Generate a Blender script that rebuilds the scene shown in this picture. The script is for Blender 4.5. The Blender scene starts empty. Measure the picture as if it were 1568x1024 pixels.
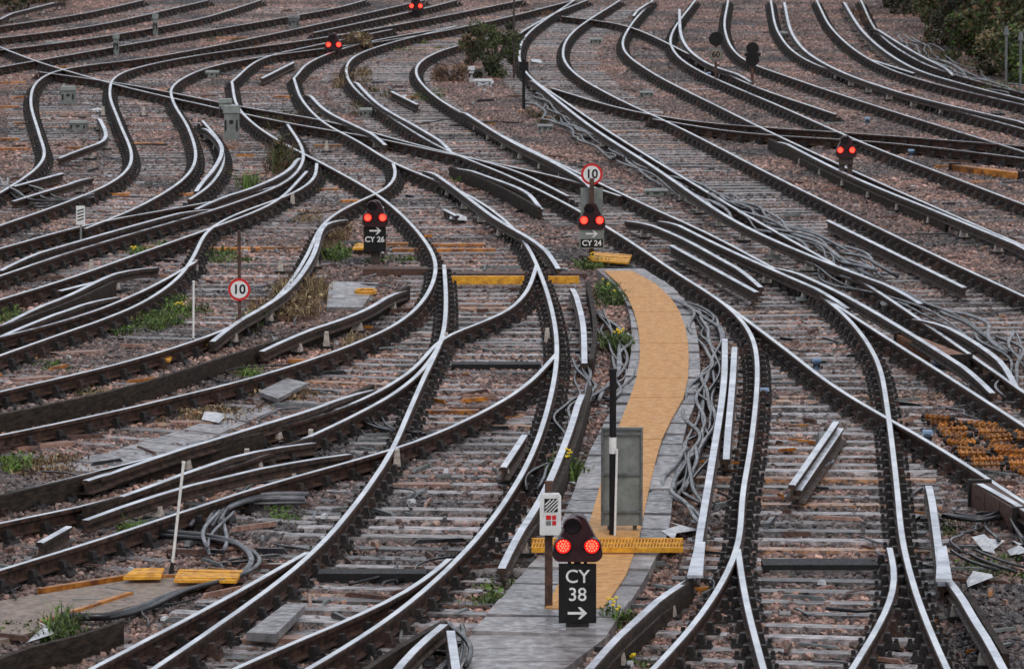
import bpy, math, random
import numpy as np
from mathutils import Vector, Matrix
random.seed(7); rng=np.random.default_rng(7)
# ---------------------------------------------------------------- survey geometry
CAMZ=7.64; PITCH=math.radians(6.535); F=7690.0
def G(u,v,z=0.0):
    """site survey: photogrammetric reading -> world point on the level plane at height z"""
    x=(u-784)/F; y=(512-v)/F
    c,s=math.cos(PITCH),math.sin(PITCH)
    d=(x, c+y*s, -s+y*c)
    t=(z-CAMZ)/d[2]
    return (d[0]*t, d[1]*t)
scene=bpy.context.scene
# ---------------------------------------------------------------- materials
def newmat(name):
    m=bpy.data.materials.new(name); m.use_nodes=True
    return m, m.node_tree.nodes, m.node_tree.links, m.node_tree.nodes['Principled BSDF']
def ramp(N,stops):
    r=N.new('ShaderNodeValToRGB'); e=r.color_ramp.elements
    e[0].position,e[0].color=stops[0][0],(*stops[0][1],1)
    e[1].position,e[1].color=stops[-1][0],(*stops[-1][1],1)
    for p,c in stops[1:-1]:
        k=e.new(p); k.color=(*c,1)
    return r
def noisy(name,c1,c2,scale=8,rough=(0.4,0.7),metal=0,bump=0.3,bdist=0.01,spec=0.5,tint=False,tstops=None,stretch=None,lo=0.35,hi=0.65):
    m,N,L,B=newmat(name)
    geo=N.new('ShaderNodeNewGeometry'); src=geo.outputs['Position']
    if stretch:
        mp=N.new('ShaderNodeMapping'); mp.inputs['Scale'].default_value=stretch; L.new(src,mp.inputs[0]); src=mp.outputs[0]
    n=N.new('ShaderNodeTexNoise'); n.inputs['Scale'].default_value=scale; n.inputs['Detail'].default_value=4; n.inputs['Roughness'].default_value=.7
    L.new(src,n.inputs['Vector'])
    r=ramp(N,[(lo,c1),(hi,c2)]); L.new(n.outputs['Fac'],r.inputs[0])
    col=r.outputs[0]
    if tint:
        a=N.new('ShaderNodeAttribute'); a.attribute_name='tint'
        tr=ramp(N,tstops); L.new(a.outputs['Fac'],tr.inputs[0])
        mx=N.new('ShaderNodeMix'); mx.data_type='RGBA'; mx.blend_type='MULTIPLY'; mx.inputs[0].default_value=1
        L.new(col,mx.inputs[6]); L.new(tr.outputs[0],mx.inputs[7]); col=mx.outputs[2]
    L.new(col,B.inputs['Base Color'])
    n2=N.new('ShaderNodeTexNoise'); n2.inputs['Scale'].default_value=scale*2.3; n2.inputs['Detail'].default_value=3
    L.new(src,n2.inputs['Vector'])
    mr=N.new('ShaderNodeMapRange'); mr.inputs[1].default_value=.35; mr.inputs[2].default_value=.65
    mr.inputs[3].default_value=rough[0]; mr.inputs[4].default_value=rough[1]
    L.new(n2.outputs['Fac'],mr.inputs[0]); L.new(mr.outputs[0],B.inputs['Roughness'])
    B.inputs['Metallic'].default_value=metal; B.inputs['Specular IOR Level'].default_value=spec
    if bump:
        b=N.new('ShaderNodeBump'); b.inputs['Strength'].default_value=bump; b.inputs['Distance'].default_value=bdist
        L.new(n2.outputs['Fac'],b.inputs['Height']); L.new(b.outputs[0],B.inputs['Normal'])
    return m
def emis(name,c,s):
    m,N,L,B=newmat(name); B.inputs['Base Color'].default_value=(*c,1); B.inputs['Emission Color'].default_value=(*c,1); B.inputs['Emission Strength'].default_value=s; return m
M={}
M['steel']=noisy('rail_head_steel',(.52,.54,.59),(.95,.96,.99),1.3,(.18,.38),1,.12,.002)
M['rust']=noisy('rail_side',(.010,.007,.006),(.075,.038,.026),9,(.5,.85),0,.3,.004,.22)
M['chair']=noisy('chair_iron',(.006,.006,.007),(.024,.019,.017),25,(.4,.75),0,.3,.004,.3,tint=True,tstops=[(0,(.7,.7,.7)),(.8,(1.2,1.1,1.1)),(1,(3.2,1.9,1.4))])
M['sleeper']=noisy('sleeper_timber',(.018,.015,.014),(.36,.33,.325),6,(.12,.55),0,.6,.012,.9,tint=True,
   tstops=[(0,(.22,.19,.18)),(.35,(.75,.70,.69)),(.8,(1.3,1.26,1.28)),(.93,(1.7,1.65,1.7)),(.955,(1.6,1.0,.6)),(1,(1.6,.8,.35))],stretch=(1,3,1),lo=.38,hi=.64)
M['cond']=noisy('conductor_steel',(.48,.50,.54),(.88,.90,.95),2.2,(.3,.55),.8,.1,.002)
M['condside']=noisy('conductor_side',(.014,.010,.009),(.075,.045,.032),8,(.5,.85),0,.3,.004,.25)
M['board']=noisy('guard_board_timber',(.010,.008,.007),(.050,.034,.025),6,(.65,.95),0,.4,.01,.2,stretch=(1,1,4))
M['pot']=noisy('insulator_ceramic',(.24,.20,.17),(.50,.45,.40),20,(.3,.5))
M['concrete']=noisy('concrete_slab',(.13,.127,.13),(.32,.31,.31),5,(.2,.65),0,.4,.008,tint=True,tstops=[(0,(.5,.5,.53)),(1,(1.2,1.15,1.15))])
M['tan']=noisy('walkway_coating',(.40,.19,.06),(.62,.34,.13),9,(.45,.85),0,.5,.006,.3)
M['tan2']=noisy('faded_coating',(.14,.11,.09),(.29,.22,.17),9,(.5,.8),0,.4,.01)
M['yellow']=noisy('yellow_paint',(.42,.17,.010),(.85,.42,.025),12,(.4,.7))
M['cable']=noisy('cable_sheath',(.02,.02,.023),(.17,.17,.19),2,(.22,.45),0,0)
M['cableD']=noisy('cable_black',(.007,.007,.009),(.025,.025,.028),3,(.2,.4),0,0)
M['white']=noisy('white_paint',(.62,.62,.62),(.80,.80,.78),14,(.4,.6))
M['black']=noisy('black_enamel',(.006,.005,.006),(.012,.011,.012),14,(.5,.7),0,.1,.002,.25)
M['maroon']=noisy('signal_casing',(.018,.004,.006),(.045,.009,.012),10,(.35,.55),0,.1,.003,.4)
M['grey']=noisy('grey_paint',(.13,.145,.135),(.22,.24,.225),6,(.4,.6),0,.15,.004)
M['dgrey']=noisy('galvanised',(.08,.09,.09),(.18,.19,.19),10,(.4,.6),.2,.15,.004)
M['brown']=noisy('rusty_post',(.03,.015,.011),(.11,.048,.03),16,(.5,.8))
M['red']=noisy('red_paint',(.50,.01,.01),(.62,.015,.015),16,(.4,.6))
M['orange']=noisy('orange_insulator',(.12,.035,.008),(.60,.24,.03),5,(.3,.6),tint=True,tstops=[(0,(.4,.4,.4)),(1,(1.3,1.2,1.1))])
M['wood']=noisy('new_timber',(.09,.038,.018),(.30,.13,.055),6,(.5,.8),stretch=(1,1,5))
M['pinkwood']=noisy('pink_timber',(.16,.085,.065),(.34,.20,.15),6,(.3,.7),stretch=(1,3,1))
M['blue']=noisy('blue_clamp',(.08,.15,.28),(.25,.36,.50),6,(.4,.6))
M['lampred']=emis('red_lamp',(1,.006,.006),.85)
M['led']=emis('led_point',(1,.13,.07),2.8)
M['lampoff']=noisy('dark_lens',(.01,.01,.012),(.03,.02,.03),5,(.1,.2))
M['litter']=noisy('litter',(.35,.37,.40),(.65,.66,.68),14,(.5,.7))
def leafmat(name,c1,c2):
    return noisy(name,c1,c2,3,(.5,.8),0,0,tint=True,tstops=[(0,(.35,.35,.35)),(1,(1.5,1.5,1.4))])
M['green']=leafmat('green_leaf',(.055,.10,.016),(.13,.21,.04))
M['dgreen']=leafmat('dark_leaf',(.025,.042,.012),(.08,.105,.028))
M['treeleaf']=leafmat('tree_leaf',(.020,.030,.012),(.07,.075,.025))
M['dry']=leafmat('dry_grass',(.17,.12,.065),(.36,.27,.15))
M['brownleaf']=leafmat('brown_leaf',(.06,.034,.018),(.18,.095,.05))
M['flower']=noisy('yellow_flower',(.8,.52,.01),(.9,.66,.03),5)
M['bark']=noisy('bark',(.025,.02,.017),(.07,.05,.042),12,(.7,.9))
def ballast(name,ground=False):
    m,N,L,B=newmat(name)
    geo=N.new('ShaderNodeNewGeometry')
    n=N.new('ShaderNodeTexNoise'); n.inputs['Scale'].default_value=.35; n.inputs['Detail'].default_value=5; L.new(geo.outputs['Position'],n.inputs['Vector'])
    big=ramp(N,[(.36,(.065,.056,.056)),(.48,(.15,.102,.086)),(.60,(.25,.155,.125))]); L.new(n.outputs['Fac'],big.inputs[0])
    if ground:
        vo=N.new('ShaderNodeTexVoronoi'); vo.inputs['Scale'].default_value=22; L.new(geo.outputs['Position'],vo.inputs['Vector'])
        sp=N.new('ShaderNodeSeparateColor'); L.new(vo.outputs['Color'],sp.inputs[0]); t=sp.outputs[0]
    else:
        a=N.new('ShaderNodeAttribute'); a.attribute_name='tint'; t=a.outputs['Fac']
    tr=ramp(N,[(0,(.20,.20,.22)),(.3,(.55,.51,.51)),(.7,(1.1,1.02,.99)),(.92,(1.7,1.6,1.56)),(1,(2.9,2.85,2.85))]); L.new(t,tr.inputs[0])
    mx=N.new('ShaderNodeMix'); mx.data_type='RGBA'; mx.blend_type='MULTIPLY'; mx.inputs[0].default_value=1
    L.new(big.outputs[0],mx.inputs[6]); L.new(tr.outputs[0],mx.inputs[7])
    L.new(mx.outputs[2],B.inputs['Base Color']); B.inputs['Roughness'].default_value=.45
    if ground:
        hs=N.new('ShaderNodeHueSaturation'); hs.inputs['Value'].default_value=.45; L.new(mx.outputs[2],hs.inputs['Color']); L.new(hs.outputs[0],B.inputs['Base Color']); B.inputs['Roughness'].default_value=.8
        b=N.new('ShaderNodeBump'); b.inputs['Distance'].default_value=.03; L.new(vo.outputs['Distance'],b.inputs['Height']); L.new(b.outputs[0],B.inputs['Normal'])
    return m
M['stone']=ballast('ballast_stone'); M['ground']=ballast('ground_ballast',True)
# ---------------------------------------------------------------- mesh builder
class MB:
    def __init__(s): s.v=[]; s.f=[]; s.m=[]; s.t=[]; s.names=[]
    def mi(s,n):
        if n not in s.names: s.names.append(n)
        return s.names.index(n)
    def face(s,idx,m,t=.5): s.f.append(idx); s.m.append(s.mi(m)); s.t.append(t)
    def box(s,c,t,hl,hn,z0,z1,m,tint=.5,top=1.0,topl=None):
        tx,ty=t; nx,ny=ty,-tx; b=len(s.v); tl=top if topl is None else topl
        for z,kn,kl in((z0,1,1),(z1,top,tl)):
            for a,q in((-1,-1),(1,-1),(1,1),(-1,1)):
                s.v.append((c[0]+tx*hl*a*kl+nx*hn*q*kn,c[1]+ty*hl*a*kl+ny*hn*q*kn,z))
        for q in((4,5,6,7),(0,3,2,1),(0,1,5,4),(1,2,6,5),(2,3,7,6),(3,0,4,7)):
            s.face([b+i for i in q][::-1],m,tint)
    def hexa(s,p8,m,tint=.5):
        b=len(s.v); s.v+=list(p8)
        for q in((4,5,6,7),(0,3,2,1),(0,1,5,4),(1,2,6,5),(2,3,7,6),(3,0,4,7)): s.face([b+i for i in q],m,tint)
    def sweep(s,pts,prof,mats,tint=.5,cap=True):
        n=len(prof); b=len(s.v); P=len(pts)
        for i,p in enumerate(pts):
            a=pts[max(i-1,0)]; c=pts[min(i+1,P-1)]
            tx,ty=c[0]-a[0],c[1]-a[1]; l=math.hypot(tx,ty) or 1; tx/=l;ty/=l
            for (q,z) in prof: s.v.append((p[0]+ty*q,p[1]-tx*q,p[2]+z))
        for i in range(P-1):
            for k in range(n):
                k2=(k+1)%n
                s.face([b+i*n+k,b+(i+1)*n+k,b+(i+1)*n+k2,b+i*n+k2],mats[k] if isinstance(mats,list) else mats,tint)
        if cap:
            mm=mats[n//2] if isinstance(mats,list) else mats
            s.face([b+k for k in range(n)],mm,tint); s.face([b+(P-1)*n+k for k in range(n)][::-1],mm,tint)
    def tube(s,pts,r,m,seg=6,tint=.5,r1=None):
        b=len(s.v); P=len(pts)
        for i,p in enumerate(pts):
            a=Vector(pts[max(i-1,0)]); c=Vector(pts[min(i+1,P-1)]); t=(c-a).normalized()
            up=Vector((0,0,1)) if abs(t.z)<.9 else Vector((1,0,0))
            n1=t.cross(up).normalized(); n2=n1.cross(t)
            rr=r if r1 is None else r+(r1-r)*i/(P-1)
            for k in range(seg):
                A=2*math.pi*k/seg; q=Vector(p)+n1*math.cos(A)*rr+n2*math.sin(A)*rr; s.v.append(tuple(q))
        for i in range(P-1):
            for k in range(seg):
                k2=(k+1)%seg; s.face([b+i*seg+k,b+i*seg+k2,b+(i+1)*seg+k2,b+(i+1)*seg+k],m,tint)
        s.face([b+k for k in range(seg)][::-1],m,tint); s.face([b+(P-1)*seg+k for k in range(seg)],m,tint)
    def prism(s,outline,x0,y0,z0,y1,m,tint=.5):
        """outline in XZ, extruded from y0 (front) to y1"""
        b=len(s.v); n=len(outline)
        for y in(y0,y1):
            for (x,z) in outline: s.v.append((x0+x,y,z0+z))
        s.face([b+k for k in range(n)],m,tint); s.face([b+n+k for k in range(n)][::-1],m,tint)
        for k in range(n): k2=(k+1)%n; s.face([b+k2,b+k,b+n+k,b+n+k2],m,tint)
    def obj(s,name,parent=None,smooth=False):
        me=bpy.data.meshes.new(name); me.from_pydata(s.v,[],s.f)
        for n in s.names: me.materials.append(M[n])
        me.polygons.foreach_set('material_index',s.m)
        a=me.attributes.new('tint','FLOAT','FACE'); a.data.foreach_set('value',s.t)
        if smooth: me.polygons.foreach_set('use_smooth',[True]*len(s.f))
        me.update()
        o=bpy.data.objects.new(name,me); scene.collection.objects.link(o)
        if parent: o.parent=parent
        return o
def empty(name,loc=(0,0,0)):
    e=bpy.data.objects.new(name,None); e.location=loc; scene.collection.objects.link(e); return e
def catmull(P,step=.65):
    P=[np.array(p,float) for p in P]
    if len(P)<2: return P
    Q=[2*P[0]-P[1]]+P+[2*P[-1]-P[-2]]; out=[]
    for i in range(1,len(Q)-2):
        for k in range(24):
            t=k/24; a,b,c,d=Q[i-1:i+3]
            out.append(.5*((2*b)+(c-a)*t+(2*a-5*b+4*c-d)*t*t+(-a+3*b-3*c+d)*t**3))
    out.append(P[-1]); out=np.array(out)
    sg=np.linalg.norm(np.diff(out,axis=0),axis=1); s=np.concatenate([[0],np.cumsum(sg)])
    n=max(2,int(s[-1]/step)+1); ss=np.linspace(0,s[-1],n)
    return np.stack([np.interp(ss,s,out[:,j]) for j in range(out.shape[1])],1)
def smooth(c,it):
    c=c.copy()
    for _ in range(it):
        if len(c)>4: c[1:-1]=.25*c[:-2]+.5*c[1:-1]+.25*c[2:]
    return c
def curve(uv,z,step=.6,sm=6):
    P=[G(u,v,z) for u,v in uv]
    c=smooth(catmull(P,step),sm)
    return [(p[0],p[1],z) for p in c]
def frame(pts,i):
    a=pts[max(i-1,0)]; c=pts[min(i+1,len(pts)-1)]; tx,ty=c[0]-a[0],c[1]-a[1]; l=math.hypot(tx,ty) or 1
    return tx/l,ty/l
RT=.20
RP=[(-.027,0),(.027,0),(.036,-.008),(.036,-.038),(.01,-.05),(.01,-.125),(.07,-.138),(.07,-.15),(-.07,-.15),(-.07,-.138),(-.01,-.125),(-.01,-.05),(-.036,-.038),(-.036,-.008)]
RM=['steel']+['rust']*13
def add_rail(mb,pts,chairs=True):
    pts=[(p[0],p[1],RT+random.uniform(-.0015,.0015)) for p in pts]
    mb.sweep(pts,RP,RM)
    if chairs:
        for i in range(len(pts)):
            t=frame(pts,i); p=pts[i]; tn=random.random()
            nx,ny=t[1],-t[0]
            mb.box(p,t,.085,.19,.0,.052,'chair',tn,.85)
            for sd in(-1,1):
                c=(p[0]+nx*.078*sd,p[1]+ny*.078*sd)
                mb.box(c,t,.05,.042,.05,.135,'chair',tn,.55,.8)
                c=(p[0]+nx*.155*sd,p[1]+ny*.155*sd)
                mb.box(c,t,.02,.02,.05,.085,'chair',tn,.8)
def add_sleepers(mb,pts,side,ln=1.3,skip=.03,bury=0.0):
    for i in range(len(pts)):
        if random.random()<skip: continue
        t=frame(pts,i); nx,ny=t[1],-t[0]
        if nx<0: nx,ny=-nx,-ny
        off=.7525*side+random.uniform(-.05,.05)
        sh=random.gauss(0,.02)
        c=(pts[i][0]+nx*off+t[0]*sh,pts[i][1]+ny*off+t[1]*sh)
        a=random.gauss(0,.010); t2=(t[0]*math.cos(a)-t[1]*math.sin(a),t[0]*math.sin(a)+t[1]*math.cos(a))
        mb.box(c,t2,random.uniform(.095,.12),ln,-.1,.020-bury+random.uniform(-.012,.012),'sleeper',random.random(),.995,.9)
def track(*rails,sl=(0,),bury=.016):
    mb=MB()
    for i,r in enumerate(rails):
        c=curve(r,RT); add_rail(mb,c)
        if i in sl: add_sleepers(mb,c,1,bury=bury)
    mb.obj('railway_track')
track([(355,125),(365,165),(410,205),(490,248),(540,275),(585,303),(622,335),(652,370),(668,405),(655,450),(610,495),(520,535),(400,575),(300,600),(150,635),(-60,678)],
      [(450,120),(462,152),(495,187),(550,217),(600,248),(665,275),(720,300),(765,330),(800,365),(822,405),(843,465),(853,530),(845,600),(817,690),(775,765),(725,830),(660,895),(570,965),(460,1030)],bury=.008)
track([(680,405),(683,460),(678,515),(655,565),(628,625),(600,690),(555,757),(500,825),(440,880),(350,945),(225,1030)],bury=0)
track([(822,405),(805,450),(760,487),(680,512),(640,560),(570,605),(480,640),(300,682),(150,722),(-60,772)],sl=())
track([(680,512),(662,548),(620,592),(560,627),(480,665),(400,700),(270,737),(130,775),(-60,812)],
      [(853,540),(800,595),(700,650),(600,690),(540,705),(400,743),(230,800),(100,842),(-60,890)])
track([(470,845),(420,873),(330,925),(250,965),(120,1034)],[(688,855),(650,892),(560,938),(430,990),(335,1034)],sl=(0,))
track([(600,45),(480,70),(400,90),(355,125)],[(700,40),(560,65),(480,92),(450,120)])
track([(485,250),(480,275),(440,300),(380,320),(320,350),(297,392),(268,430),(200,473),(110,505),(-40,558)],
      [(602,250),(606,268),(590,290),(540,312),(495,342),(468,395),(430,450),(380,488),(290,525),(150,565),(-40,608)])
track([(440,190),(462,225),(462,252),(430,283),(330,320),(200,358),(100,388),(-40,436)],
      [(470,262),(420,310),(320,350),(220,385),(100,428),(-40,470)])
track([(300,400),(230,440),(120,485),(-40,525)],sl=())
track([(430,283),(330,308),(200,330),(100,352),(-40,392)],sl=(0,))
track([(650,0),(450,45),(250,85),(110,103),(60,122),(47,155),(60,205),(68,240),(40,270),(-30,312)],
      [(800,0),(650,30),(480,60),(300,85),(190,110),(168,140),(182,185),(202,240),(178,275),(100,310),(-30,355)],
      [(880,0),(760,30),(620,58),(450,80),(330,100),(268,128),(265,155),(288,195),(300,240),(280,275),(215,315),(130,350)],sl=(0,1))
track([(310,185),(335,215),(342,250),(320,285),(290,305)],sl=(0,))
track([(-30,80),(130,60),(300,30),(400,0)],[(-30,108),(100,85),(300,50),(500,15),(560,0)])
track([(-30,45),(120,22),(220,0)],[(-30,62),(150,38),(320,0)])
track([(-30,60),(60,95),(180,130),(300,158),(450,190),(560,208),(700,238),(860,272),(950,300)],sl=(0,),bury=.025)
track([(60,110),(200,130),(380,165),(500,185),(640,222),(780,258),(870,300)],sl=())
track([(700,40),(600,65),(545,85),(530,108),(545,137),(600,180),(680,228),(770,265),(860,308),(950,360),(1040,420),(1110,465),(1150,510),(1160,570),(1150,680),(1136,760),(1130,840),(1075,940),(990,1034)],
      [(800,50),(700,70),(650,90),(637,112),(660,142),(710,175),(780,213),(880,262),(985,312),(1090,360),(1180,408),(1240,440),(1300,488),(1343,550),(1358,620),(1373,740),(1382,830),(1410,930),(1455,1034)],bury=0)
track([(1110,465),(1200,532),(1275,590),(1345,632),(1450,692),(1600,790)],[(1240,440),(1350,512),(1450,575),(1600,672)],sl=(0,))
track([(1130,840),(1142,920),(1172,1034)],[(1362,838),(1374,890),(1350,950),(1298,1034)],sl=())
track([(880,0),(812,48),(795,85),(812,118),(860,152),(935,203),(1040,268),(1150,333),(1300,418),(1410,490),(1600,622)],
      [(950,0),(882,45),(862,80),(880,112),(940,148),(1050,200),(1200,277),(1400,375),(1600,468)],bury=0)
track([(1000,0),(965,40),(955,75),(1000,112),(1100,163),(1200,212),(1330,272),(1450,325),(1600,390)],
      [(1065,0),(1032,45),(1030,75),(1070,108),(1200,165),(1330,222),(1450,268),(1600,325)],bury=.022)
track([(1115,0),(1110,45),(1135,88),(1220,122),(1350,165),(1450,196),(1600,242)],
      [(1180,0),(1192,50),(1235,92),(1350,132),(1450,165),(1600,206)],bury=.022)
track([(1250,0),(1275,45),(1330,90),(1420,125),(1600,168)],
      [(1318,0),(1345,50),(1410,95),(1500,125),(1600,150)],bury=.022)
track([(845,135),(960,168),(1100,190),(1300,203),(1600,226)],[(1000,182),(1150,205),(1350,217),(1600,246)],sl=())
track([(780,60),(850,20),(900,0)],[(700,0),(620,20),(480,50)],[(860,25),(960,40),(1060,85),(1150,130),(1280,175)],sl=())
# ---------------------------------------------------------------- conductor rails
CP=[(-.036,0),(.036,0),(.043,-.010),(.043,-.05),(.018,-.06),(.018,-.10),(.05,-.115),(.05,-.13),(-.05,-.13),(-.05,-.115),(-.018,-.10),(-.018,-.06),(-.043,-.05),(-.043,-.010)]
CM=['cond']+['condside']*13
def conductor(uv,z=.27,w=1.0,mats=CM):
    mb=MB(); pts=curve(uv,z,.6,3)
    if len(pts)>6:
        for e,k in((0,1),(len(pts)-1,-1)):
            for j,dz in enumerate((.09,.05,.02)):
                p=pts[e+k*j]; pts[e+k*j]=(p[0],p[1],p[2]-dz)
    mb.sweep(pts,[(a*w,b) for a,b in CP],mats)
    for i in range(2,len(pts)-1,4):
        t=frame(pts,i); p=pts[i]
        mb.box(p,t,.06,.07,0.02,z-.13,'pot',.5,.7)
        mb.box(p,t,.09,.12,-.02,.04,'chair',.5,.9)
    mb.obj('conductor_rail')
CR=[[(1110,508),(1108,590),(1088,720),(1064,862)],
 [(1125,520),(1122,580),(1112,690)],
 [(1060,870),(1000,925),(935,985),(880,1034)],
 [(1422,730),(1432,800),(1443,882)],[(1450,870),(1490,945),(1550,1034)],
 [(892,592),(872,660),(830,760),(768,855)],
 [(876,432),(892,490),(895,545)],
 [(650,255),(700,290),(760,335),(820,370),(855,402)],
 [(690,250),(760,275),(800,290),(828,312)],
 [(530,328),(495,345),(480,390),(445,440),(395,475),(325,512)],
 [(620,435),(560,475),(480,503),(400,527)],
 [(480,665),(380,690),(240,740),(130,765)],[(535,682),(420,712),(280,745),(130,782)],
 [(570,585),(500,620),(400,650),(270,690),(150,718)],
 [(1010,330),(1100,375),(1200,420),(1298,462)],
 [(960,330),(1040,362),(1110,400),(1165,430)],
 [(1200,0),(1215,55),(1262,97),(1380,142),(1600,195)],
 [(1290,0),(1325,52),(1390,100),(1480,130),(1600,160)],
 [(810,118),(900,190),(1000,255),(1120,335),(1250,395),(1410,455)],
 [(700,165),(780,215),(850,250),(910,285)],
 [(1185,210),(1300,268),(1450,330),(1600,392)],
 [(1400,478),(1470,510),(1530,550),(1555,580)],
 [(0,490),(100,455),(170,420),(240,400)],[(0,505),(90,480),(180,445)],
 [(0,405),(100,375),(230,338),(330,312)],
 [(460,235),(440,262),(380,290),(300,312)],
 [(470,140),(500,170),(560,200),(590,215)],[(540,120),(580,160),(640,195),(690,225)],
 [(310,190),(340,225),(325,262),(300,285)],
 [(1040,10),(1045,60),(1080,95),(1150,120)],[(970,20),(1000,0)],
 [(600,1034),(640,985),(680,955)],[(690,965),(700,1034)],[(1500,740),(1540,760),(1600,800)],
 [(20,300),(100,285),(140,265)],[(100,0),(0,25)],[(150,175),(160,215),(90,235)],
 [(1180,400),(1290,450),(1410,520),(1520,590)],[(1335,40),(1400,80),(1460,110)]]
for c in CR: conductor(c)
def slabs(name,edges,z,th,m,n,gap=.02,jit=.006):
    mb=MB()
    A=catmull([G(*p,z) for p in edges[0]],.1); B=catmull([G(*p,z) for p in edges[1]],.1)
    def at(C,t):
        i=t*(len(C)-1); k=min(int(i),len(C)-2); f=i-k; return C[k]*(1-f)+C[k+1]*f
    for i in range(n):
        t0=(i+gap*.5)/n; t1=(i+1-gap*.5)/n
        a0,a1,b0,b1=at(A,t0),at(A,t1),at(B,t0),at(B,t1); dz=random.uniform(-jit,jit)
        pts=[]
        for zz in(z-th,z+dz):
            for q in(a0,b0,b1,a1): pts.append((q[0],q[1],zz+(random.uniform(-jit,jit) if zz>z-th else 0)))
        mb.hexa(pts,m,random.random())
    return mb.obj(name)
slabs('ramp_plate',([(1066,828),(1052,880)],[(1080,828),(1076,880)]),.29,.03,'cond',1)
slabs('ramp_plate',([(1436,835),(1433,886)],[(1449,835),(1458,886)]),.29,.03,'cond',1)
def board(uv,h=.27,w=.03,m='board'):
    mb=MB(); pts=curve(uv,h,.6)
    mb.sweep(pts,[(-w,0),(w,0),(w,-h-.03),(-w,-h-.03)],m); mb.obj('guard_board')
for b in [[(-30,640),(80,618),(200,592),(370,537),(500,497),(590,458),(625,437)],
          [(570,588),(500,622),(400,655),(270,697),(150,722)],[(480,668),(380,696),(240,746),(130,775)],
          [(-30,765),(100,735),(240,700),(400,662)],
          [(1058,885),(1000,935),(930,1000),(895,1034)],[(903,590),(885,660),(845,760),(800,810)],
          [(-20,1015),(60,985),(150,965),(185,950)],[(0,500),(100,465),(175,430)],
          [(690,255),(760,282),(826,318)],[(690,165),(790,222),(905,285)],[(1178,212),(1300,272),(1450,335)],
          [(545,1034),(610,985),(680,950)],[(1480,905),(1540,1000)],[(900,430),(912,500),(905,550)]]: board(b,.22)
# ---------------------------------------------------------------- ground + ballast
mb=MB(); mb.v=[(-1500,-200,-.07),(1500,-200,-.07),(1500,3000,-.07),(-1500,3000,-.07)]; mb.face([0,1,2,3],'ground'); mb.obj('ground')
phi=(1+5**.5)/2
IV=np.array([(-1,phi,0),(1,phi,0),(-1,-phi,0),(1,-phi,0),(0,-1,phi),(0,1,phi),(0,-1,-phi),(0,1,-phi),(phi,0,-1),(phi,0,1),(-phi,0,-1),(-phi,0,1)])/math.sqrt(1+phi*phi)
IF=np.array([(0,11,5),(0,5,1),(0,1,7),(0,7,10),(0,10,11),(1,5,9),(5,11,4),(11,10,2),(10,7,6),(7,1,8),(3,9,4),(3,4,2),(3,2,6),(3,6,8),(3,8,9),(4,9,5),(2,4,11),(6,2,10),(8,6,7),(9,8,1)])
PS=2.5; patches=[]
for k in range(5):
    n=3600
    pos=np.stack([rng.uniform(-PS/2,PS/2,n),rng.uniform(-PS/2,PS/2,n),rng.normal(-.028,.014,n)],1)
    size=rng.uniform(.02,.044,(n,1,1)); V=IV[None]*size*rng.uniform(.7,1.25,(n,12,1))*rng.uniform(.65,1.3,(n,1,3))
    th=rng.uniform(0,6.28,n); c,s=np.cos(th)[:,None],np.sin(th)[:,None]
    X=V[:,:,0]*c-V[:,:,1]*s; Y=V[:,:,0]*s+V[:,:,1]*c
    V=np.stack([X,Y,V[:,:,2]*.85],2)+pos[:,None,:]
    Fc=(IF[None]+(np.arange(n)*12)[:,None,None]).reshape(-1,3)
    me=bpy.data.meshes.new('stones'); me.from_pydata(V.reshape(-1,3).tolist(),[],Fc.tolist()); me.materials.append(M['stone'])
    a=me.attributes.new('tint','FLOAT','FACE'); a.data.foreach_set('value',np.repeat(rng.random(n),20).astype(np.float32)); me.update(); patches.append(me)
bal=empty('ballast')
y=37.
while y<172:
    hw=.108*y+3; x=-hw
    while x<hw+PS:
        o=bpy.data.objects.new('stones',random.choice(patches)); o.location=(x,y,random.uniform(-.008,.010)); o.rotation_euler=(0,0,random.randint(0,3)*math.pi/2)
        o.parent=bal; scene.collection.objects.link(o); x+=PS
    y+=PS
# ---------------------------------------------------------------- walkway
WL=[(912,412),(945,440),(964,480),(966,540),(948,605),(915,665),(890,720),(868,780),(838,835),(785,895),(722,968)]
WR=[(985,412),(1035,445),(1062,490),(1072,560),(1066,610),(1050,655),(1040,710),(1030,765),(1022,815),(985,890),(928,972)]
slabs('walkway',(WL,WR),.085,.12,'concrete',36,.09,.012)
TL=[(925,414),(952,440),(972,480),(980,530),(974,580),(952,640),(930,700),(914,760),(892,830),(862,880),(835,930)]
TRr=[(968,414),(1012,440),(1040,475),(1053,520),(1054,570),(1046,610),(1018,660),(1000,720),(985,790),(968,860),(925,930)]
slabs('walkway_surface',(TL,TRr),.108,.014,'tan',16,.012,.002)
slabs('walkway_slab',([(722,972),(655,1034)],[(935,970),(850,1034)]),.06,.1,'concrete',3,.03)
slabs('concrete_slab',([(437,925),(377,968)],[(468,925),(422,972)]),.14,.07,'concrete',1)
slabs('concrete_slab',([(440,578),(395,600)],[(472,585),(425,610)]),.10,.05,'concrete',1)
slabs('concrete_slab',([(505,430),(500,470)],[(580,432),(555,470)]),.05,.05,'concrete',3)
slabs('concrete_slab',([(390,620),(200,682),(60,715)],[(420,628),(270,690),(140,722)]),.03,.05,'concrete',10)
slabs('footpath',([(240,880),(120,905),(-40,925)],[(360,885),(200,915),(-40,990)]),.04,.06,'tan2',1,0)
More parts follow.
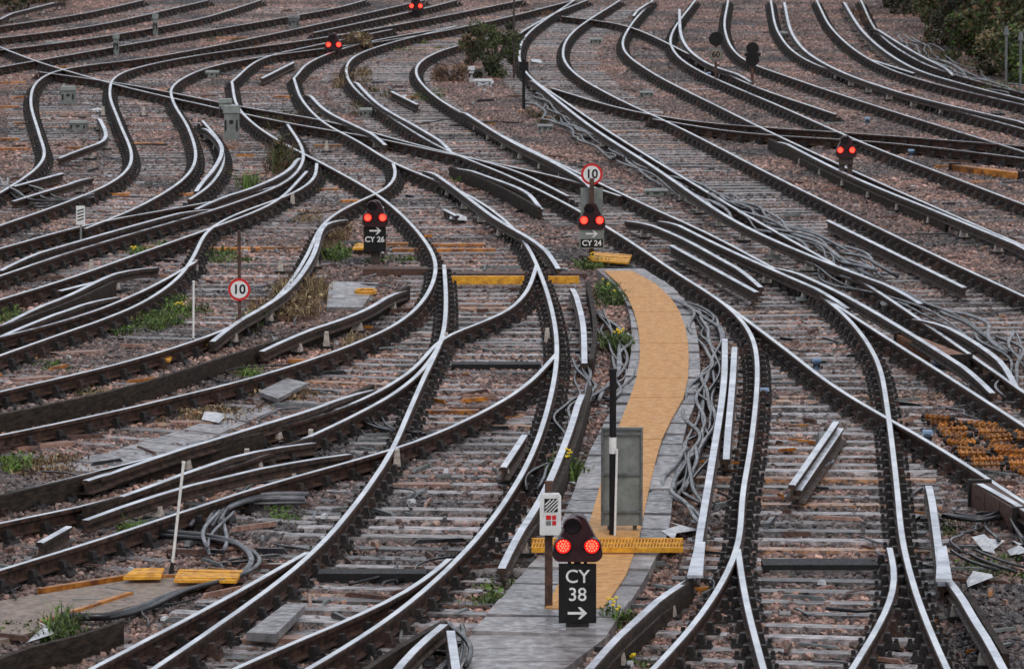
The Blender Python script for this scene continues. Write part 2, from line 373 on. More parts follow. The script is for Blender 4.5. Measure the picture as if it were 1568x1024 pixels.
for q in [([(240,538),(224,550)],[(266,540),(260,552)]),([(205,870),(188,883)],[(252,868),(246,882)]),([(275,869),(266,887)],[(372,872),(362,888)]),
          ([(300,520),(292,527)],[(330,522),(322,527)]),([(905,385),(900,397)],[(968,390),(962,402)]),([(545,372),(540,380)],[(585,372),(580,380)]),([(1010,824),(1000,836)],[(1046,824),(1040,836)])]:
    slabs('yellow_grating',q,.10,.03,'yellow',6,.15)
for (a,b) in (((200,905),(60,950)),((60,900),(240,872)),((310,877),(190,882))):
    p=G(*a,.06); q=G(*b,.06); l=math.hypot(q[0]-p[0],q[1]-p[1]); mb=MB(); mb.box(((p[0]+q[0])/2,(p[1]+q[1])/2),((q[0]-p[0])/l,(q[1]-p[1])/l),l/2,.03,0,.06,'orange'); mb.obj('path_edging')
mb=MB()
for i in range(46):
    u=818+i*5; a=G(u,824,.16); b=G(u-4,838,.16); mb.tube([(a[0],a[1],.16),(b[0],b[1],.16)],.008,'yellow',4)
for v in(824,831,838):
    a=G(814,v,.165); b=G(1046,v,.165); mb.box(((a[0]+b[0])/2,a[1]),(1,0),(b[0]-a[0])/2,.02,.12,.168,'yellow')
mb.obj('yellow_step_grating')
def crossbeam(name,u0,u1,v,z0,z1,m,d=.12,sk=0):
    mb=MB(); a=G(u0,v,z0); b=G(u1,v+sk,z0); l=math.hypot(b[0]-a[0],b[1]-a[1]); t=((b[0]-a[0])/l,(b[1]-a[1])/l); n=max(1,int(l/1.3))
    for i in range(n):
        c=(a[0]+(b[0]-a[0])*(i+.5)/n,a[1]+(b[1]-a[1])*(i+.5)/n)
        mb.box(c,t,l/n/2-.01,d,z0,z1+random.uniform(-.004,.004),m,random.random(),.97,.995)
    mb.obj(name)
crossbeam('timber_beam',555,690,420,0,.10,'brown',.2); crossbeam('timber_beam',690,900,424,0,.07,'brown',.2)
crossbeam('yellow_beam',690,804,436,0,.125,'yellow',.05); crossbeam('yellow_beam',838,888,434,0,.11,'yellow',.05)
crossbeam('cable_trough',485,655,888,.0,.09,'black',.15); crossbeam('cable_trough',1165,1345,872,0,.08,'black',.2); crossbeam('cable_trough',690,830,565,0,.08,'black',.15)
crossbeam('painted_sleeper',370,500,985,0,.06,'pinkwood',.1)
for (a,b,v,sk) in [(668,760,385,0),(660,745,377,0),(600,650,385,0),(585,640,376,0),(220,290,380,2),(320,400,383,0),(130,200,300,0),(480,560,225,0),(650,735,633,0),(400,460,382,0),(1480,1560,262,8),
   (0,40,128,0),(90,140,180,0),(200,250,222,0),(0,30,165,0),(20,60,190,0),(330,380,60,0),(520,560,310,0),(770,820,265,0),(240,300,300,0),(420,470,150,0),(700,760,190,0),(440,500,555,0),(130,185,505,0),(460,520,292,0),(0,45,230,0),(560,640,95,0),(210,260,140,0),(0,30,215,0),(100,150,228,0),(370,420,105,0),(600,660,150,0)]:
    crossbeam('painted_sleeper',a,b,v,0.0,.045,'orange',.09,sk)
for (a,b,v,sk) in [(20,110,690,-10),(220,300,620,-8),(600,690,745,0),(1400,1500,640,10),(20,80,585,-5),(700,780,425,0),(390,470,540,-4),(260,330,650,0),(60,160,545,-5),(700,770,470,0)]:
    crossbeam('pink_sleeper',a,b,v,0.0,.04,'pinkwood',.09,sk)
# ---------------------------------------------------------------- cables
def wiggle(uv,n,spread,r,mats,zamp=.06):
    mb=MB()
    base=curve(uv,0.04,.22,4)
    for k in range(n):
        off=random.uniform(-spread,spread); ph=random.uniform(0,6.3); fr=random.uniform(.5,1.2); amp=random.uniform(.05,.15); pts=[]
        ph2=random.uniform(0,6)
        for i,p in enumerate(base):
            t=frame(base,i); o=off+amp*math.sin(i*.22*fr+ph)+.03*math.sin(i*.55*fr+ph2)
            pts.append((p[0]+t[1]*o,p[1]-t[0]*o,.05+zamp*abs(math.sin(i*.13*fr+ph2))))
        mb.tube(pts,r*random.uniform(.6,1.1),random.choice(mats),7)
    mb.obj('cable_bundle',smooth=True)
cd_=['cable','cableD','cableD']
wiggle([(1035,465),(1080,490),(1090,540),(1080,610),(1065,690),(1035,760)],7,.12,.026,cd_)
wiggle([(915,480),(945,530),(950,580),(910,620)],6,.16,.024,cd_)
wiggle([(1090,310),(1170,350),(1260,390),(1340,430)],8,.35,.028,['cable','cable','cableD'],.14)
wiggle([(960,240),(1000,270),(1060,300),(1120,330)],6,.35,.028,['cable','cable','cableD'],.12)
wiggle([(1250,400),(1290,440),(1370,460),(1450,500),(1520,545)],5,.3,.026,cd_,.12)
wiggle([(820,150),(850,180),(920,225),(960,250)],5,.3,.026,cd_,.1)
wiggle([(330,810),(350,780),(400,770),(470,772)],5,.12,.028,cd_,.08)
wiggle([(330,850),(325,825),(345,795)],3,.08,.028,['cable'],.08)
wiggle([(230,820),(275,826),(340,832),(378,860),(350,890),(290,905),(240,935),(170,955),(90,950)],2,.03,.034,['cableD'],.03)
wiggle([(1450,800),(1510,810),(1540,790),(1560,840)],4,.2,.025,['cableD'],.08)
wiggle([(895,560),(880,640),(850,700),(830,760)],4,.1,.025,['cableD'],.08)
wiggle([(1045,700),(1020,760),(1050,790),(1065,830)],4,.12,.024,cd_,.1)
wiggle([(680,970),(695,1000),(690,1034)],4,.1,.026,cd_,.1)
wiggle([(1270,935),(1330,940),(1380,930)],2,.05,.02,['cableD'],.03)
wiggle([(20,285),(60,320),(130,310)],5,.4,.026,cd_,.15)
wiggle([(1400,60),(1450,100),(1568,150)],5,.6,.03,['cable'],.1)
wiggle([(1520,520),(1550,560),(1568,620)],4,.3,.026,cd_,.1)
wiggle([(560,640),(590,665),(640,668)],3,.08,.02,['cableD'],.04)
wiggle([(1490,850),(1530,870),(1568,880)],3,.2,.022,['cableD'],.06)
# ---------------------------------------------------------------- signals & signs
def circ(cx,cz,r,n=24,a0=0,a1=2*math.pi): return [(cx+r*math.cos(a0+(a1-a0)*i/n),cz+r*math.sin(a0+(a1-a0)*i/n)) for i in range(n)]
def text(s,x,y,z,size,m,parent,name='lettering',off=.022):
    cu=bpy.data.curves.new(name,'FONT'); cu.body=s; cu.size=size; cu.align_x='CENTER'; cu.align_y='CENTER'; cu.extrude=.001; cu.offset=size*off
    o=bpy.data.objects.new(name,cu); o.location=(x,y,z); o.rotation_euler=(math.pi/2,0,0); cu.materials.append(M[m]); scene.collection.objects.link(o); o.parent=parent
def disc(mb,x,z,r,y,m,th=.004,n=28): mb.prism(circ(x,z,r,n),0,y,0,y+th,m)
def arrow(mb,x,z,s,y,m):
    mb.prism([(x-s,z-s*.13),(x+s*.5,z-s*.13),(x+s*.5,z+s*.13),(x-s,z+s*.13)],0,y,0,y+.004,m)
    mb.prism([(x+s*.05,z-s*.62),(x+s*.32,z-s*.62),(x+s,z),(x+s*.32,z+s*.62),(x+s*.05,z+s*.62),(x+s*.55,z)],0,y-.001,0,y+.004,m)
def rect(x0,x1,z0,z1): return [(x0,z0),(x1,z0),(x1,z1),(x0,z1)]
def head(mb,zb,w=.44,h=.41):
    r=.075; hw=w/2-r
    out=circ(hw,zb+r,r,8,-math.pi/2,.45)+circ(0,zb+h-.09,.09,10,.45,math.pi-.45)+circ(-hw,zb+r,r,8,math.pi-.45,1.5*math.pi)
    mb.prism(out,0,-.08,0,.12,'maroon')
    k=w/.44
    for (x,z,on) in((-.125*k,zb+.145,1),(.125*k,zb+.145,1),(-.045*k,zb+.325,0)):
        rr=.066*k
        disc(mb,x,z,rr+.012,-.088,'black',.01)
        disc(mb,x,z,rr,-.094,'lampred' if on else 'lampoff',.006)
        if on:
            for ring,(R,nn) in enumerate(((0,1),(.022,6),(.045,12))):
                for i in range(nn):
                    a=6.283*i/nn; mb.prism(circ(x+R*k*math.cos(a),z+R*k*math.sin(a),.0085*k,6),0,-.098,0,-.093,'led')
        n=14; b=len(mb.v)
        for yy in(-.09,-.20):
            for rad in(rr+.008,rr+.018):
                for i in range(n+1):
                    a=-.25+(math.pi+.5)*i/n; mb.v.append((x+rad*math.cos(a),yy if i not in(0,n) else (yy+.05 if yy<-.1 else yy),z+rad*math.sin(a)))
        q=n+1
        for i in range(n):
            for (s0,s1) in((0,2),(1,3)): mb.face([b+s0*q+i,b+s0*q+i+1,b+s1*q+i+1,b+s1*q+i],'maroon')
            mb.face([b+2*q+i,b+2*q+i+1,b+3*q+i+1,b+3*q+i],'maroon')
def place(name,u,v,z=0):
    x,y=G(u,v,z); return empty(name,(x,y,z))
e=place('shunting_signal',884,957,.085)
mb=MB(); head(mb,.575); mb.prism(rect(-.165,.165,.03,.555),0,-.06,0,-.03,'black')
mb.prism(rect(-.03,.03,-.05,.6),0,0,0,.06,'brown'); mb.prism(rect(-.1,.1,-.03,.028),0,-.08,0,.12,'chair')
for x in(-.07,.07): mb.prism(rect(x-.015,x+.015,.54,.60),0,-.02,0,.02,'chair')
arrow(mb,0,.12,.085,-.066,'white'); mb.obj('casing',e)
text('CY',0,-.063,.44,.165,'white',e,off=.006); text('38',0,-.063,.28,.165,'white',e,off=.006)
e=place('shunting_signal',575,405)
mb=MB(); head(mb,.58,.40,.40); mb.prism(rect(-.18,.16,.36,.58),0,-.05,0,-.02,'black'); mb.prism(rect(-.18,.16,.20,.35),0,-.05,0,-.02,'black')
mb.prism(rect(-.07,.07,-.05,.7),0,.02,0,.1,'bark'); arrow(mb,0,.52,.09,-.056,'white'); mb.obj('casing',e)
text('CY 26',-.01,-.053,.385,.115,'white',e)
e=place('shunting_signal',906,404)
mb=MB(); head(mb,.53,.42,.40); mb.prism(rect(-.19,.19,.24,.56),0,-.05,0,-.02,'grey'); mb.prism(rect(-.17,.17,.60,1.15),0,.13,0,.15,'grey'); mb.prism(rect(-.035,.035,-.05,1.3),0,.04,0,.09,'brown')
mb.prism(rect(-.17,.17,.255,.385),0,-.054,0,-.05,'black')
arrow(mb,0,.465,.09,-.060,'white'); mb.obj('casing',e); text('CY 24',0,-.057,.32,.115,'white',e)
def speed(e,z,r,txt,y=-.02,face='white',ring='red'):
    mb=MB(); disc(mb,0,z,r,y,ring,.012,40); disc(mb,0,z,r*.78,y-.004,face,.004,40); mb.obj('sign_face',e)
    text(txt,0,y-.007,z,r*1.15,'black',e)
e2=place('speed_limit_sign',906,402); e2.location.y+=.02
speed(e2,1.35,.165,'10',.0); mb=MB(); mb.prism(rect(-.02,.02,1.1,1.45),0,.03,0,.06,'dgrey'); mb.prism(rect(-.03,.03,1.15,1.2),0,.02,0,.07,'dgrey'); mb.obj('bracket',e2)
e=place('speed_limit_sign',367,515); speed(e,.63,.148,'10',-.03)
mb=MB(); mb.prism(rect(-.022,.022,-.05,1.41),0,0,0,.044,'brown'); mb.prism(rect(-.06,.06,.6,.64),0,-.015,0,-.0,'brown'); mb.prism(rect(-.05,.05,-.05,.25),0,-.01,0,.055,'brown'); mb.obj('post',e)
e=place('shunting_signal',1295,284); mb=MB(); head(mb,.5,.38,.40)
mb.prism(rect(-.12,-.02,-.05,.5),0,0,0,.1,'bark'); mb.prism(rect(.03,.12,-.05,.46),0,0,0,.1,'bark'); mb.prism(rect(-.13,.13,.38,.5),0,-.04,0,.0,'bark'); mb.obj('casing',e)
for (u,v) in((511,90),(637,28)):
    e=place('shunting_signal',u,v); mb=MB(); head(mb,.22,.46,.44); mb.prism(rect(-.12,.12,0,.22),0,-.05,0,.05,'black'); mb.prism(rect(-.04,.04,-.05,.25),0,.06,0,.1,'brown'); mb.obj('casing',e)
e=place('speed_limit_sign',1096,128); speed(e,.68,.17,'60',-.03,'tan2','dgrey'); mb=MB(); disc(mb,0,1.05,.17,-.02,'black',.02); mb.prism(rect(-.03,.03,-.05,1.15),0,0,0,.05,'brown'); mb.obj('post',e)
e=place('speed_limit_sign',1152,132); mb=MB(); disc(mb,0,.62,.16,-.02,'black',.02); disc(mb,0,.88,.15,-.02,'black',.02); mb.prism(rect(-.19,.19,.70,.78),0,-.03,0,.0,'black'); mb.prism(rect(-.035,.035,-.05,1.0),0,0,0,.05,'brown'); mb.obj('post',e)
e=place('telephone_box_sign',841,935,.06); mb=MB()
mb.prism(rect(-.04,.03,-.1,1.17),0,.0,0,.07,'brown')
mb.prism([(-.085,.70),(.105,.70),(.105,1.04),(.085,1.07),(-.065,1.07),(-.085,1.04)],0,-.09,0,-.002,'white')
mb.prism(rect(-.045,.075,.91,1.03),0,-.094,0,-.09,'black')
for i in range(-2,3):
    a=i*.032
    pts=[(-.045+max(0,a),.91+max(0,-a)),(-.045+max(0,a)+.014,.91+max(0,-a)),(.075-max(0,-a),1.03-max(0,a)-.014),(.075-max(0,-a),1.03-max(0,a))]
    mb.prism(pts,0,-.097,0,-.093,'white')
mb.prism(rect(-.03,.015,.84,.88),0,-.094,0,-.09,'red'); mb.prism(rect(.025,.06,.84,.88),0,-.094,0,-.09,'red'); mb.prism(rect(.025,.06,.79,.83),0,-.094,0,-.09,'red'); mb.prism(rect(-.03,.015,.79,.83),0,-.094,0,-.09,'grey')
mb.obj('box',e)
e=place('grey_sign_board',952,812,.108); mb=MB()
mb.prism(rect(-.205,.205,.05,1.02),0,0,0,.04,'grey')
for x in(-.205,.185): mb.prism(rect(x,x+.02,.05,1.02),0,-.03,0,0,'dgrey')
for z in(.18,.55,.95,1.0): mb.prism(rect(-.205,.205,z,z+.022),0,-.025,0,0,'dgrey')
for x in(-.12,.13): mb.prism(rect(x-.02,x+.02,-.05,.3),0,.04,0,.08,'dgrey')
mb.obj('panel',e)
e=place('striped_marker_pole',938,818,.108); mb=MB()
mb.tube([(0,0,-.05),(0,0,.80)],.034,'black',14); mb.tube([(0,0,.80),(0,0,.96)],.037,'white',14); mb.tube([(0,0,.96),(0,0,1.60)],.034,'black',14); mb.tube([(0,0,1.60),(0,0,1.63)],.04,'black',14)
mb.tube([(.04,-.05,.85),(.02,-.05,-.05)],.012,'white',6); mb.obj('pole',e)
for (u,v,h,dx) in((296,530,.84,.01),(262,876,1.04,.125),(586,398,.8,.0)):
    e=place('marker_rod',u,v); mb=MB(); mb.tube([(0,0,-.03),(dx,0,h)],.014,'white',8); mb.tube([(0,0,-.03),(dx*.1,0,.1)],.03,'chair',8,r1=.015); mb.tube([(dx,0,h),(dx*1.01,0,h+.02)],.018,'white',8); mb.obj('rod',e)
e=place('striped_sign',124,375); mb=MB(); mb.prism(rect(-.015,.015,-.05,.4),0,0,0,.03,'grey'); mb.prism(rect(-.07,.07,.32,.62),0,-.02,0,-.003,'white')
for i in range(4): mb.prism([(-.05,.38+i*.05),(.05,.41+i*.05),(.05,.43+i*.05),(-.05,.40+i*.05)],0,-.024,0,-.02,'black')
mb.obj('plate',e)
e=place('signal_post',802,168); mb=MB(); mb.tube([(0,0,0),(0,0,1.1)],.035,'black',8); mb.prism(rect(-.1,.1,.85,1.05),0,-.06,0,.04,'black'); mb.obj('post',e)
e=place('lamp_post',787,120); mb=MB(); mb.tube([(0,0,0),(0,0,2.6)],.03,'bark',8,r1=.02); mb.obj('post',e)
def tbox(u,v,w,h,m='grey',name='equipment_box',d=.15):
    e=place(name,u,v); mb=MB()
    mb.box((0,0),(1,0),w/2,d,-.02,h*.8,m,.5,.97); mb.box((0,0),(1,0),w/2+.02,d+.02,h*.8,h,m,.5,.9,.92)
    for sx in(-1,1): mb.box((sx*w*.38,-d-.015),(1,0),.015,.015,h*.3,h*.6,'chair')
    mb.box((0,-d-.01),(1,0),w*.12,.01,h*.5,h*.6,'chair'); mb.obj('box',e)
for q in [(355,215,.3,.7),(345,180,.25,.4),(105,160,.3,.4),(120,200,.35,.2),(238,55,.12,.6),(178,85,.12,.55),(700,80,.4,.2,'dgrey'),(450,45,.3,.4,'dgrey'),(560,180,.25,.2),(1005,300,.4,.12),
          (325,120,.3,.18),(912,68,.3,.16),(990,148,.3,.12),(1370,478,.35,.14,'dgrey'),(1240,465,.35,.08,'dgrey'),(740,132,.4,.16,'litter'),(722,125,.12,.35,'litter'),(85,75,.5,.2),(1200,60,.2,.2),(835,200,.3,.12)]: tbox(*q)
for (u,v) in((1250,566),(1435,568),(1420,678),(1170,612),(1328,190),(1085,120),(1395,240)): tbox(u,v,.08,.14,'blue','rail_clamp',.06)
for (u,v) in((1040,815),(1515,835),(1490,885),(1262,405),(332,640),(150,170),(1560,845),(700,335),(70,972),(745,128),(820,95),(620,150)):
    mb=MB(); x,y=G(u,v,.05)
    pts=[(x+random.uniform(-.11,.11)+.10*math.cos(k),y+.4*math.sin(k),.03+random.uniform(0,.10)) for k in np.linspace(0,5.4,7)]
    mb.v=pts+[(x,y,.12)]
    for k in range(7): mb.face([k,(k+1)%7,7],'litter')
    mb.obj('litter')
def loose(uv0,uv1,z=.3):
    a=G(*uv0,z); b=G(*uv1,z); mb=MB(); mb.sweep([(a[0],a[1],z),(b[0],b[1],z)],RP,['cond']*2+['condside']*11+['cond'])
    mb.obj('loose_rail')
for a,b,z in [((1280,645),(1212,742),.28),((1287,655),(1222,750),.2),((1028,375),(1160,447),.25),((1268,337),(1478,440),.22),((270,690),(130,735),.2),((770,715),(803,665),.25),((60,830),(105,805),.2),
   ((1420,40),(1500,75),.2),((95,265),(20,285),.2),((400,120),(450,95),.2),((1330,90),(1400,112),.2),((640,160),(600,140),.2),((90,445),(170,425),.2),((700,330),(680,320),.15)]: loose(a,b,z)
mb=MB(); x,y=G(1262,690,0); mb.box((x,y),(1,0),.1,.25,0,.2,'dgrey',.5,.6); mb.obj('rail_joint_block')
def crate(u0,v0,u1,v1,h=.2,w=.12,m='wood'):
    a=G(u0,v0,0); b=G(u1,v1,0); l=math.hypot(b[0]-a[0],b[1]-a[1]); t=((b[0]-a[0])/l,(b[1]-a[1])/l); mb=MB()
    n=3
    for i in range(n):
        c=(a[0]+(b[0]-a[0])*(i+.5)/n,a[1]+(b[1]-a[1])*(i+.5)/n); mb.box(c,t,l/n/2-.01,w,0,h,m,random.random(),.96,.995)
    mb.box((a[0],a[1]),t,.03,w+.02,0,h+.03,'chair'); mb.box((b[0],b[1]),t,.03,w+.02,0,h+.03,'chair'); mb.obj('timber_crate')
crate(1385,535,1472,570); crate(1498,560,1530,592,.15); crate(1500,775,1568,818,.25,.1,'brown'); crate(1462,262,1568,275,.12,.1,'orange')
mb=MB()
for col in range(3):
  for r in range(17):
    v=638+r*4.6+col*9+random.uniform(-1,1); u0=1416+r*4.6+col*66+random.uniform(-7,7)
    if u0>1590: continue
    z=.06+random.choice((0,0,.07)); a=G(u0,v,z); ln=random.uniform(.30,.42); an=random.uniform(-.5,.3); tn=random.random()
    p0=Vector((a[0],a[1],z)); d=Vector((math.cos(an),math.sin(an)*2.2,random.uniform(-.08,.08))).normalized()
    mb.tube([tuple(p0),tuple(p0+d*ln)],.020,'orange',8,tn)
    for k in range(5): q=p0+d*(ln*(k+.5)/5); mb.tube([tuple(q-d*.010),tuple(q+d*.010)],.038,'orange',8,tn)
    q=p0+d*ln; mb.tube([tuple(q),tuple(q+d*.05)],.03,'chair',6); mb.tube([tuple(p0-d*.04),tuple(p0)],.028,'chair',6)
mb.obj('insulator_pile')
mb=MB(); x,y=G(560,447,.06)
for k in range(2): mb.tube([(x+.15*math.cos(a),y+.22*math.sin(a),.05+.03*k) for a in np.linspace(0,6.28,25)],.016,'yellow',6)
mb.obj('hose_coil')
for (u,v) in((500,510),(378,690),(476,660),(608,690),(683,512),(775,712),(430,398),(140,400),(300,400),(448,298),(98,130),(158,165),(220,165),(130,98),(500,218),(838,505)):
    mb=MB(); x,y=G(u,v,.2); mb.box((x,y),(1,0),.045,.08,.02,.19,'pot',.5,.6); mb.box((x,y),(1,0),.025,.05,.19,.22,'pot'); mb.box((x,y),(1,0),.09,.14,.0,.04,'chair'); mb.obj('conductor_insulator')
mb=MB()
for i in range(900):
    u,v=random.uniform(-40,1610),random.uniform(0,1024)
    x,y=G(u,v); a=random.uniform(0,6.28); l=random.uniform(.04,.35); r=random.random()
    m='pinkwood' if r<.12 else 'dgrey' if r<.35 else 'cableD' if r<.55 else 'brown' if r<.85 else 'orange' if r<.92 else 'litter'
    if m=='litter': l=random.uniform(.02,.06)
    w=random.uniform(.01,.03); z=random.uniform(.0,.03)
    mb.box((x,y),(math.cos(a),math.sin(a)),l,w,z,z+random.uniform(.015,.05),m,random.random(),.8)
mb.obj('trackside_debris')
mb=MB()
for i in range(80):
    u,v=random.uniform(0,1568),random.uniform(20,1000); x,y=G(u,v); a=random.gauss(math.pi/2,.5); pts=[]; n=random.randint(8,18)
    for k in range(n): pts.append((x,y,.045+.02*math.sin(k*.6+i))); x+=.15*math.cos(a); y+=.15*math.sin(a); a+=random.gauss(0,.22)
    mb.tube(pts,random.uniform(.010,.018),random.choice(['cableD','cableD','cable']),5)
mb.obj('loose_cables',smooth=True)
# ---------------------------------------------------------------- vegetation
def grass(u,v,ru,rv,h,mats,n,name='grass_patch',flowers=0):
    mb=MB(); a=G(u-ru,v,0); b=G(u+ru,v,0); c=G(u,v-rv,0); d=G(u,v+rv,0); rx=(b[0]-a[0])/2; ry=abs(c[1]-d[1])/2; cx,cy=G(u,v,0)
    n=int(n*1.5); h*=1.2
    cl=[(random.uniform(0,6.28),math.sqrt(random.random()),random.uniform(.4,1.2)) for _ in range(max(4,n//35))]
    for i in range(n):
        an,q,hk=random.choice(cl); x=cx+rx*q*math.cos(an)+random.gauss(0,.08); y=cy+ry*q*math.sin(an)+random.gauss(0,.12)
        hh=h*random.uniform(.3,1)*hk; w=random.uniform(.004,.011)
        lx,ly=random.gauss(0,.45)*hh,random.gauss(0,.45)*hh; da=random.uniform(0,3.1); dx,dy=math.cos(da)*w,math.sin(da)*w
        m=random.choice(mats); t=random.random(); k=len(mb.v)
        mb.v+=[(x-dx,y-dy,-.01),(x+dx,y+dy,-.01),(x+lx*.4+dx*.8,y+ly*.4+dy*.8,hh*.6),(x+lx*.4-dx*.8,y+ly*.4-dy*.8,hh*.6),(x+lx,y+ly,hh*.95)]
        mb.face([k,k+1,k+2,k+3],m,t); mb.face([k+3,k+2,k+4],m,t)
        if random.random()<.5:
            k=len(mb.v); s=random.uniform(.012,.032); vx=Vector((random.gauss(0,1),random.gauss(0,1),random.gauss(0,.6))).normalized()*s; vy=Vector((random.gauss(0,1),random.gauss(0,1),random.gauss(0,.6))).normalized()*s; o=Vector((x+lx*.6,y+ly*.6,hh*.7))
            mb.v+=[tuple(o-vx),tuple(o+vy),tuple(o+vx),tuple(o-vy)]; mb.face([k,k+1,k+2,k+3],m,t)
    for i in range(flowers):
        an=random.uniform(0,6.28); q=random.random(); x=cx+rx*q*math.cos(an); y=cy+ry*q*math.sin(an); z=h*random.uniform(.8,1.15); mb.tube([(x,y,z),(x,y,z+.014)],.018,'flower',6)
        mb.tube([(x,y,0),(x,y,z)],.004,'green',3)
    mb.obj(name)
g,dg,dr,br='green','dgreen','dry','brownleaf'
for q in [(35,490,40,18,.12,[g,dg],500),(250,478,60,22,.13,[g,g,dg],1000),(200,500,60,14,.09,[g,dg],600),(345,398,50,10,.10,[g,dg],400),(235,383,40,8,.08,[g],250),
  (515,395,22,12,.18,[g,g,dg],400),(25,715,12,8,.18,[g],180),(212,820,12,7,.15,[g],200),(92,975,10,14,.22,[g,dg],240),(30,965,40,12,.06,[g,dg],250),
  (460,455,36,20,.24,[dr,dr,br],1100),(430,482,50,12,.18,[dr,br],700),(510,370,12,26,.22,[dr,br],450),(430,605,60,12,.08,[dr,br],500),(320,640,80,12,.08,[dr,br],600),(70,715,60,14,.10,[br,dr],500),
  (745,912,18,14,.08,[g,dg],200),(1310,30,20,10,.3,[br],200),(540,535,14,12,.16,[dr],160),(430,790,26,12,.05,[g],150),(380,500,8,12,.22,[g],130),(570,160,40,26,.12,[br,dg],400),(655,150,20,15,.12,[g,dg],220),
  (540,125,30,16,.25,[dr,br],500),(430,258,12,10,.5,[br,dg],500),(380,288,6,6,.35,[g],100),(715,275,12,6,.18,[g],120),(1530,870,40,20,.05,[g,dg],350),(500,270,40,14,.10,[g,dg],350),(445,190,60,12,.2,[dg,br],400),
  (380,575,12,5,.08,[g],100),(600,400,30,8,.08,[dg,g],150),(150,600,30,8,.06,[dr,dg],150),(60,540,40,8,.05,[dg],150),(830,180,30,14,.15,[br,dg],200),(360,60,60,8,.15,[br,dg],250),(640,75,40,8,.12,[g,br],200),(820,20,30,8,.2,[br],200),
  (1430,810,20,20,.05,[dg],120),(470,335,14,10,.12,[dr],150),(90,560,50,6,.04,[g,dg],120),(1450,95,60,12,.25,[dr,br,dg],400),(1540,140,40,8,.25,[dr,g],300)]:
    grass(*q)
grass(870,732,14,8,.22,[g,g,dg],420,'ragwort_plant',9); grass(948,535,12,8,.2,[g,dg],380,'ragwort_plant',9); grass(940,957,10,6,.17,[g,g,dg],260,'ragwort_plant',7)
grass(930,455,24,16,.16,[g,dg,dg],700,'ragwort_plant',3); grass(905,408,18,6,.14,[g,dg],250,'ragwort_plant',4); grass(970,1016,8,4,.06,[g],50,'ragwort_plant',4); grass(775,892,6,6,.06,[g],50,'ragwort_plant',3)
grass(205,388,5,3,.08,[g],30,'ragwort_plant',5); grass(275,480,8,5,.12,[g],50,'ragwort_plant',5)
def shrub(name,x,y,h,rad,mats,n,leaf=.05,low=.05):
    mb=MB()
    for k in range(6):
        a=random.uniform(0,6.28); r=rad*random.uniform(.3,.8); pts=[(x,y,-.05),(x+r*.3*math.cos(a),y+r*.3*math.sin(a),h*.35),(x+r*math.cos(a),y+r*math.sin(a),h*random.uniform(.6,.95))]
        mb.tube(pts,h*.022,'bark',6,r1=.01)
    cl=[(x+rad*random.uniform(-.85,.85),y+rad*random.uniform(-.85,.85),h*random.uniform(low,.92),rad*random.uniform(.18,.4),random.random()) for _ in range(34)]
    for i in range(n):
        c=random.choice(cl); v=Vector((random.gauss(0,1),random.gauss(0,1),random.gauss(0,.8))).normalized()*c[3]*random.random()**.4
        o=Vector(c[:3])+v
        if o.z<0: o.z=random.uniform(0,.2)
        a=Vector((random.gauss(0,1),random.gauss(0,1),random.gauss(0,1))).normalized(); b=a.cross(Vector((random.gauss(0,1),random.gauss(0,1),random.gauss(0,1)))).normalized(); s=leaf*random.uniform(.6,1.4); k=len(mb.v)
        mb.v+=[tuple(o-a*s),tuple(o+b*s*.5),tuple(o+a*s),tuple(o-b*s*.5)]; mb.face([k,k+1,k+2,k+3],random.choice(mats),min(1,max(0,c[4]+random.gauss(0,.15))))
    mb.obj(name)
x,y=G(758,118); shrub('bush',x,y,1.35,.6,['treeleaf',dg,dg],5000,.035)
x,y=G(725,100); shrub('bush',x,y,.9,.4,[dg,br],2500,.035); x,y=G(690,125); shrub('bush',x,y,.4,.5,[br],1200,.03)
x,y=G(548,78); shrub('bush',x,y,.5,.4,[dr,br],1500,.03)
x,y=G(432,262); shrub('bush',x,y,.75,.2,[br,dg],1200,.025)
tl='treeleaf'
for (u,v,h,r) in((1430,20,3.6,1.5),(1480,52,3.4,1.6),(1535,80,3.6,1.6),(1600,105,3.8,1.7),(1430,-15,5,2.2),(1520,20,5,2.4),(1600,50,5,2.4),(1660,120,4,2),(1480,-30,6,2.8)):
    x,y=G(u,v); shrub('tree',x,y,h,r,[tl,tl,br,dg],7000,.085,.02)
for (u,v,h,r,mm) in((1388,12,1.6,.9,[dg,br,tl]),(1420,42,1.5,.8,[dg,tl,dr]),(1460,72,1.5,.9,[tl,dg,br]),(1500,95,1.3,.8,[dg,g,br]),(1550,118,1.3,.9,[dg,tl,dr]),(1590,128,1.3,.9,[tl,g]),(1400,-8,2.2,1.2,[tl,dg])):
    x,y=G(u,v); shrub('bush',x,y,h,r,mm,3500,.055,.02)
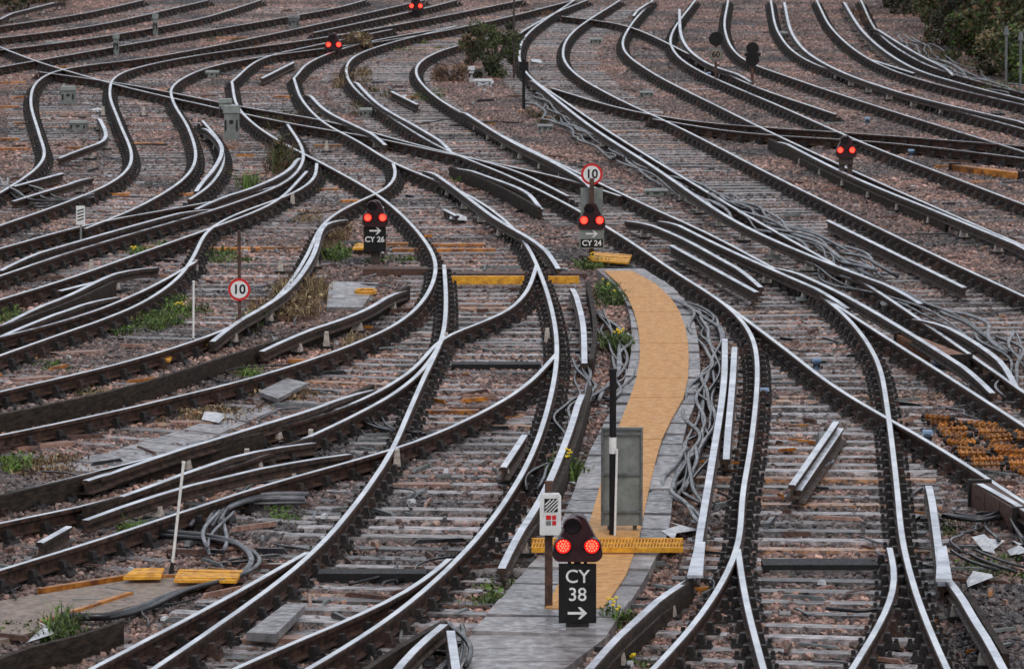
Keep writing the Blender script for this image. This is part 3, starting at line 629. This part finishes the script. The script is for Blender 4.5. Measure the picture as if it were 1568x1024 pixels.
for (u,v,h,r) in((-20,20,1.2,1.2),(40,5,1.2,1.4),(100,-12,1.2,1.3),(-60,40,1.5,1.3)):
    x,y=G(u,v); shrub('bush',x,y,h,r,[tl,br],3000,.06)
for (u,v) in((1540,140),(1562,150),(1548,95)):
    e=place('lineside_post',u,v); mb=MB(); mb.tube([(0,0,0),(0,0,1.3)],.03,'dgrey',8); mb.tube([(0,0,1.3),(0,0,1.5)],.07,'dgrey',8,r1=.04); mb.obj('post',e)
# ---------------------------------------------------------------- light & camera
AZ,EL=math.radians(155),math.radians(50)
w=bpy.data.worlds.new('World'); scene.world=w; w.use_nodes=True; N=w.node_tree.nodes; L=w.node_tree.links
sky=N.new('ShaderNodeTexSky'); sky.sky_type='NISHITA'; sky.sun_disc=False; sky.sun_elevation=EL; sky.sun_rotation=AZ; sky.dust_density=3; sky.air_density=1.2
# overcast: thin sky colour veiled by an even cloud layer
mx=N.new('ShaderNodeMix'); mx.data_type='RGBA'; mx.inputs[0].default_value=.72; mx.inputs[7].default_value=(6.7,6.9,7.4,1); L.new(sky.outputs[0],mx.inputs[6])
bg=N['Background']; L.new(mx.outputs[2],bg.inputs[0]); bg.inputs[1].default_value=.135
sd=bpy.data.lights.new('sun','SUN'); sd.energy=.9; sd.angle=math.radians(20); sd.color=(1,.94,.86); so=bpy.data.objects.new('sun',sd); scene.collection.objects.link(so)
dirv=Vector((math.sin(AZ)*math.cos(EL),math.cos(AZ)*math.cos(EL),math.sin(EL)))
so.rotation_euler=dirv.to_track_quat('Z','Y').to_euler()
cd=bpy.data.cameras.new('camera'); cd.lens=F/1568*36; cd.sensor_width=36; cd.clip_end=5000; cd.clip_start=1
cd.dof.use_dof=True; cd.dof.focus_distance=56; cd.dof.aperture_fstop=9
co=bpy.data.objects.new('camera',cd); co.location=(0,0,CAMZ); co.rotation_euler=(math.pi/2-PITCH,0,0); scene.collection.objects.link(co); scene.camera=co
scene.view_settings.view_transform='Standard'; scene.view_settings.look='None'; scene.view_settings.exposure=0
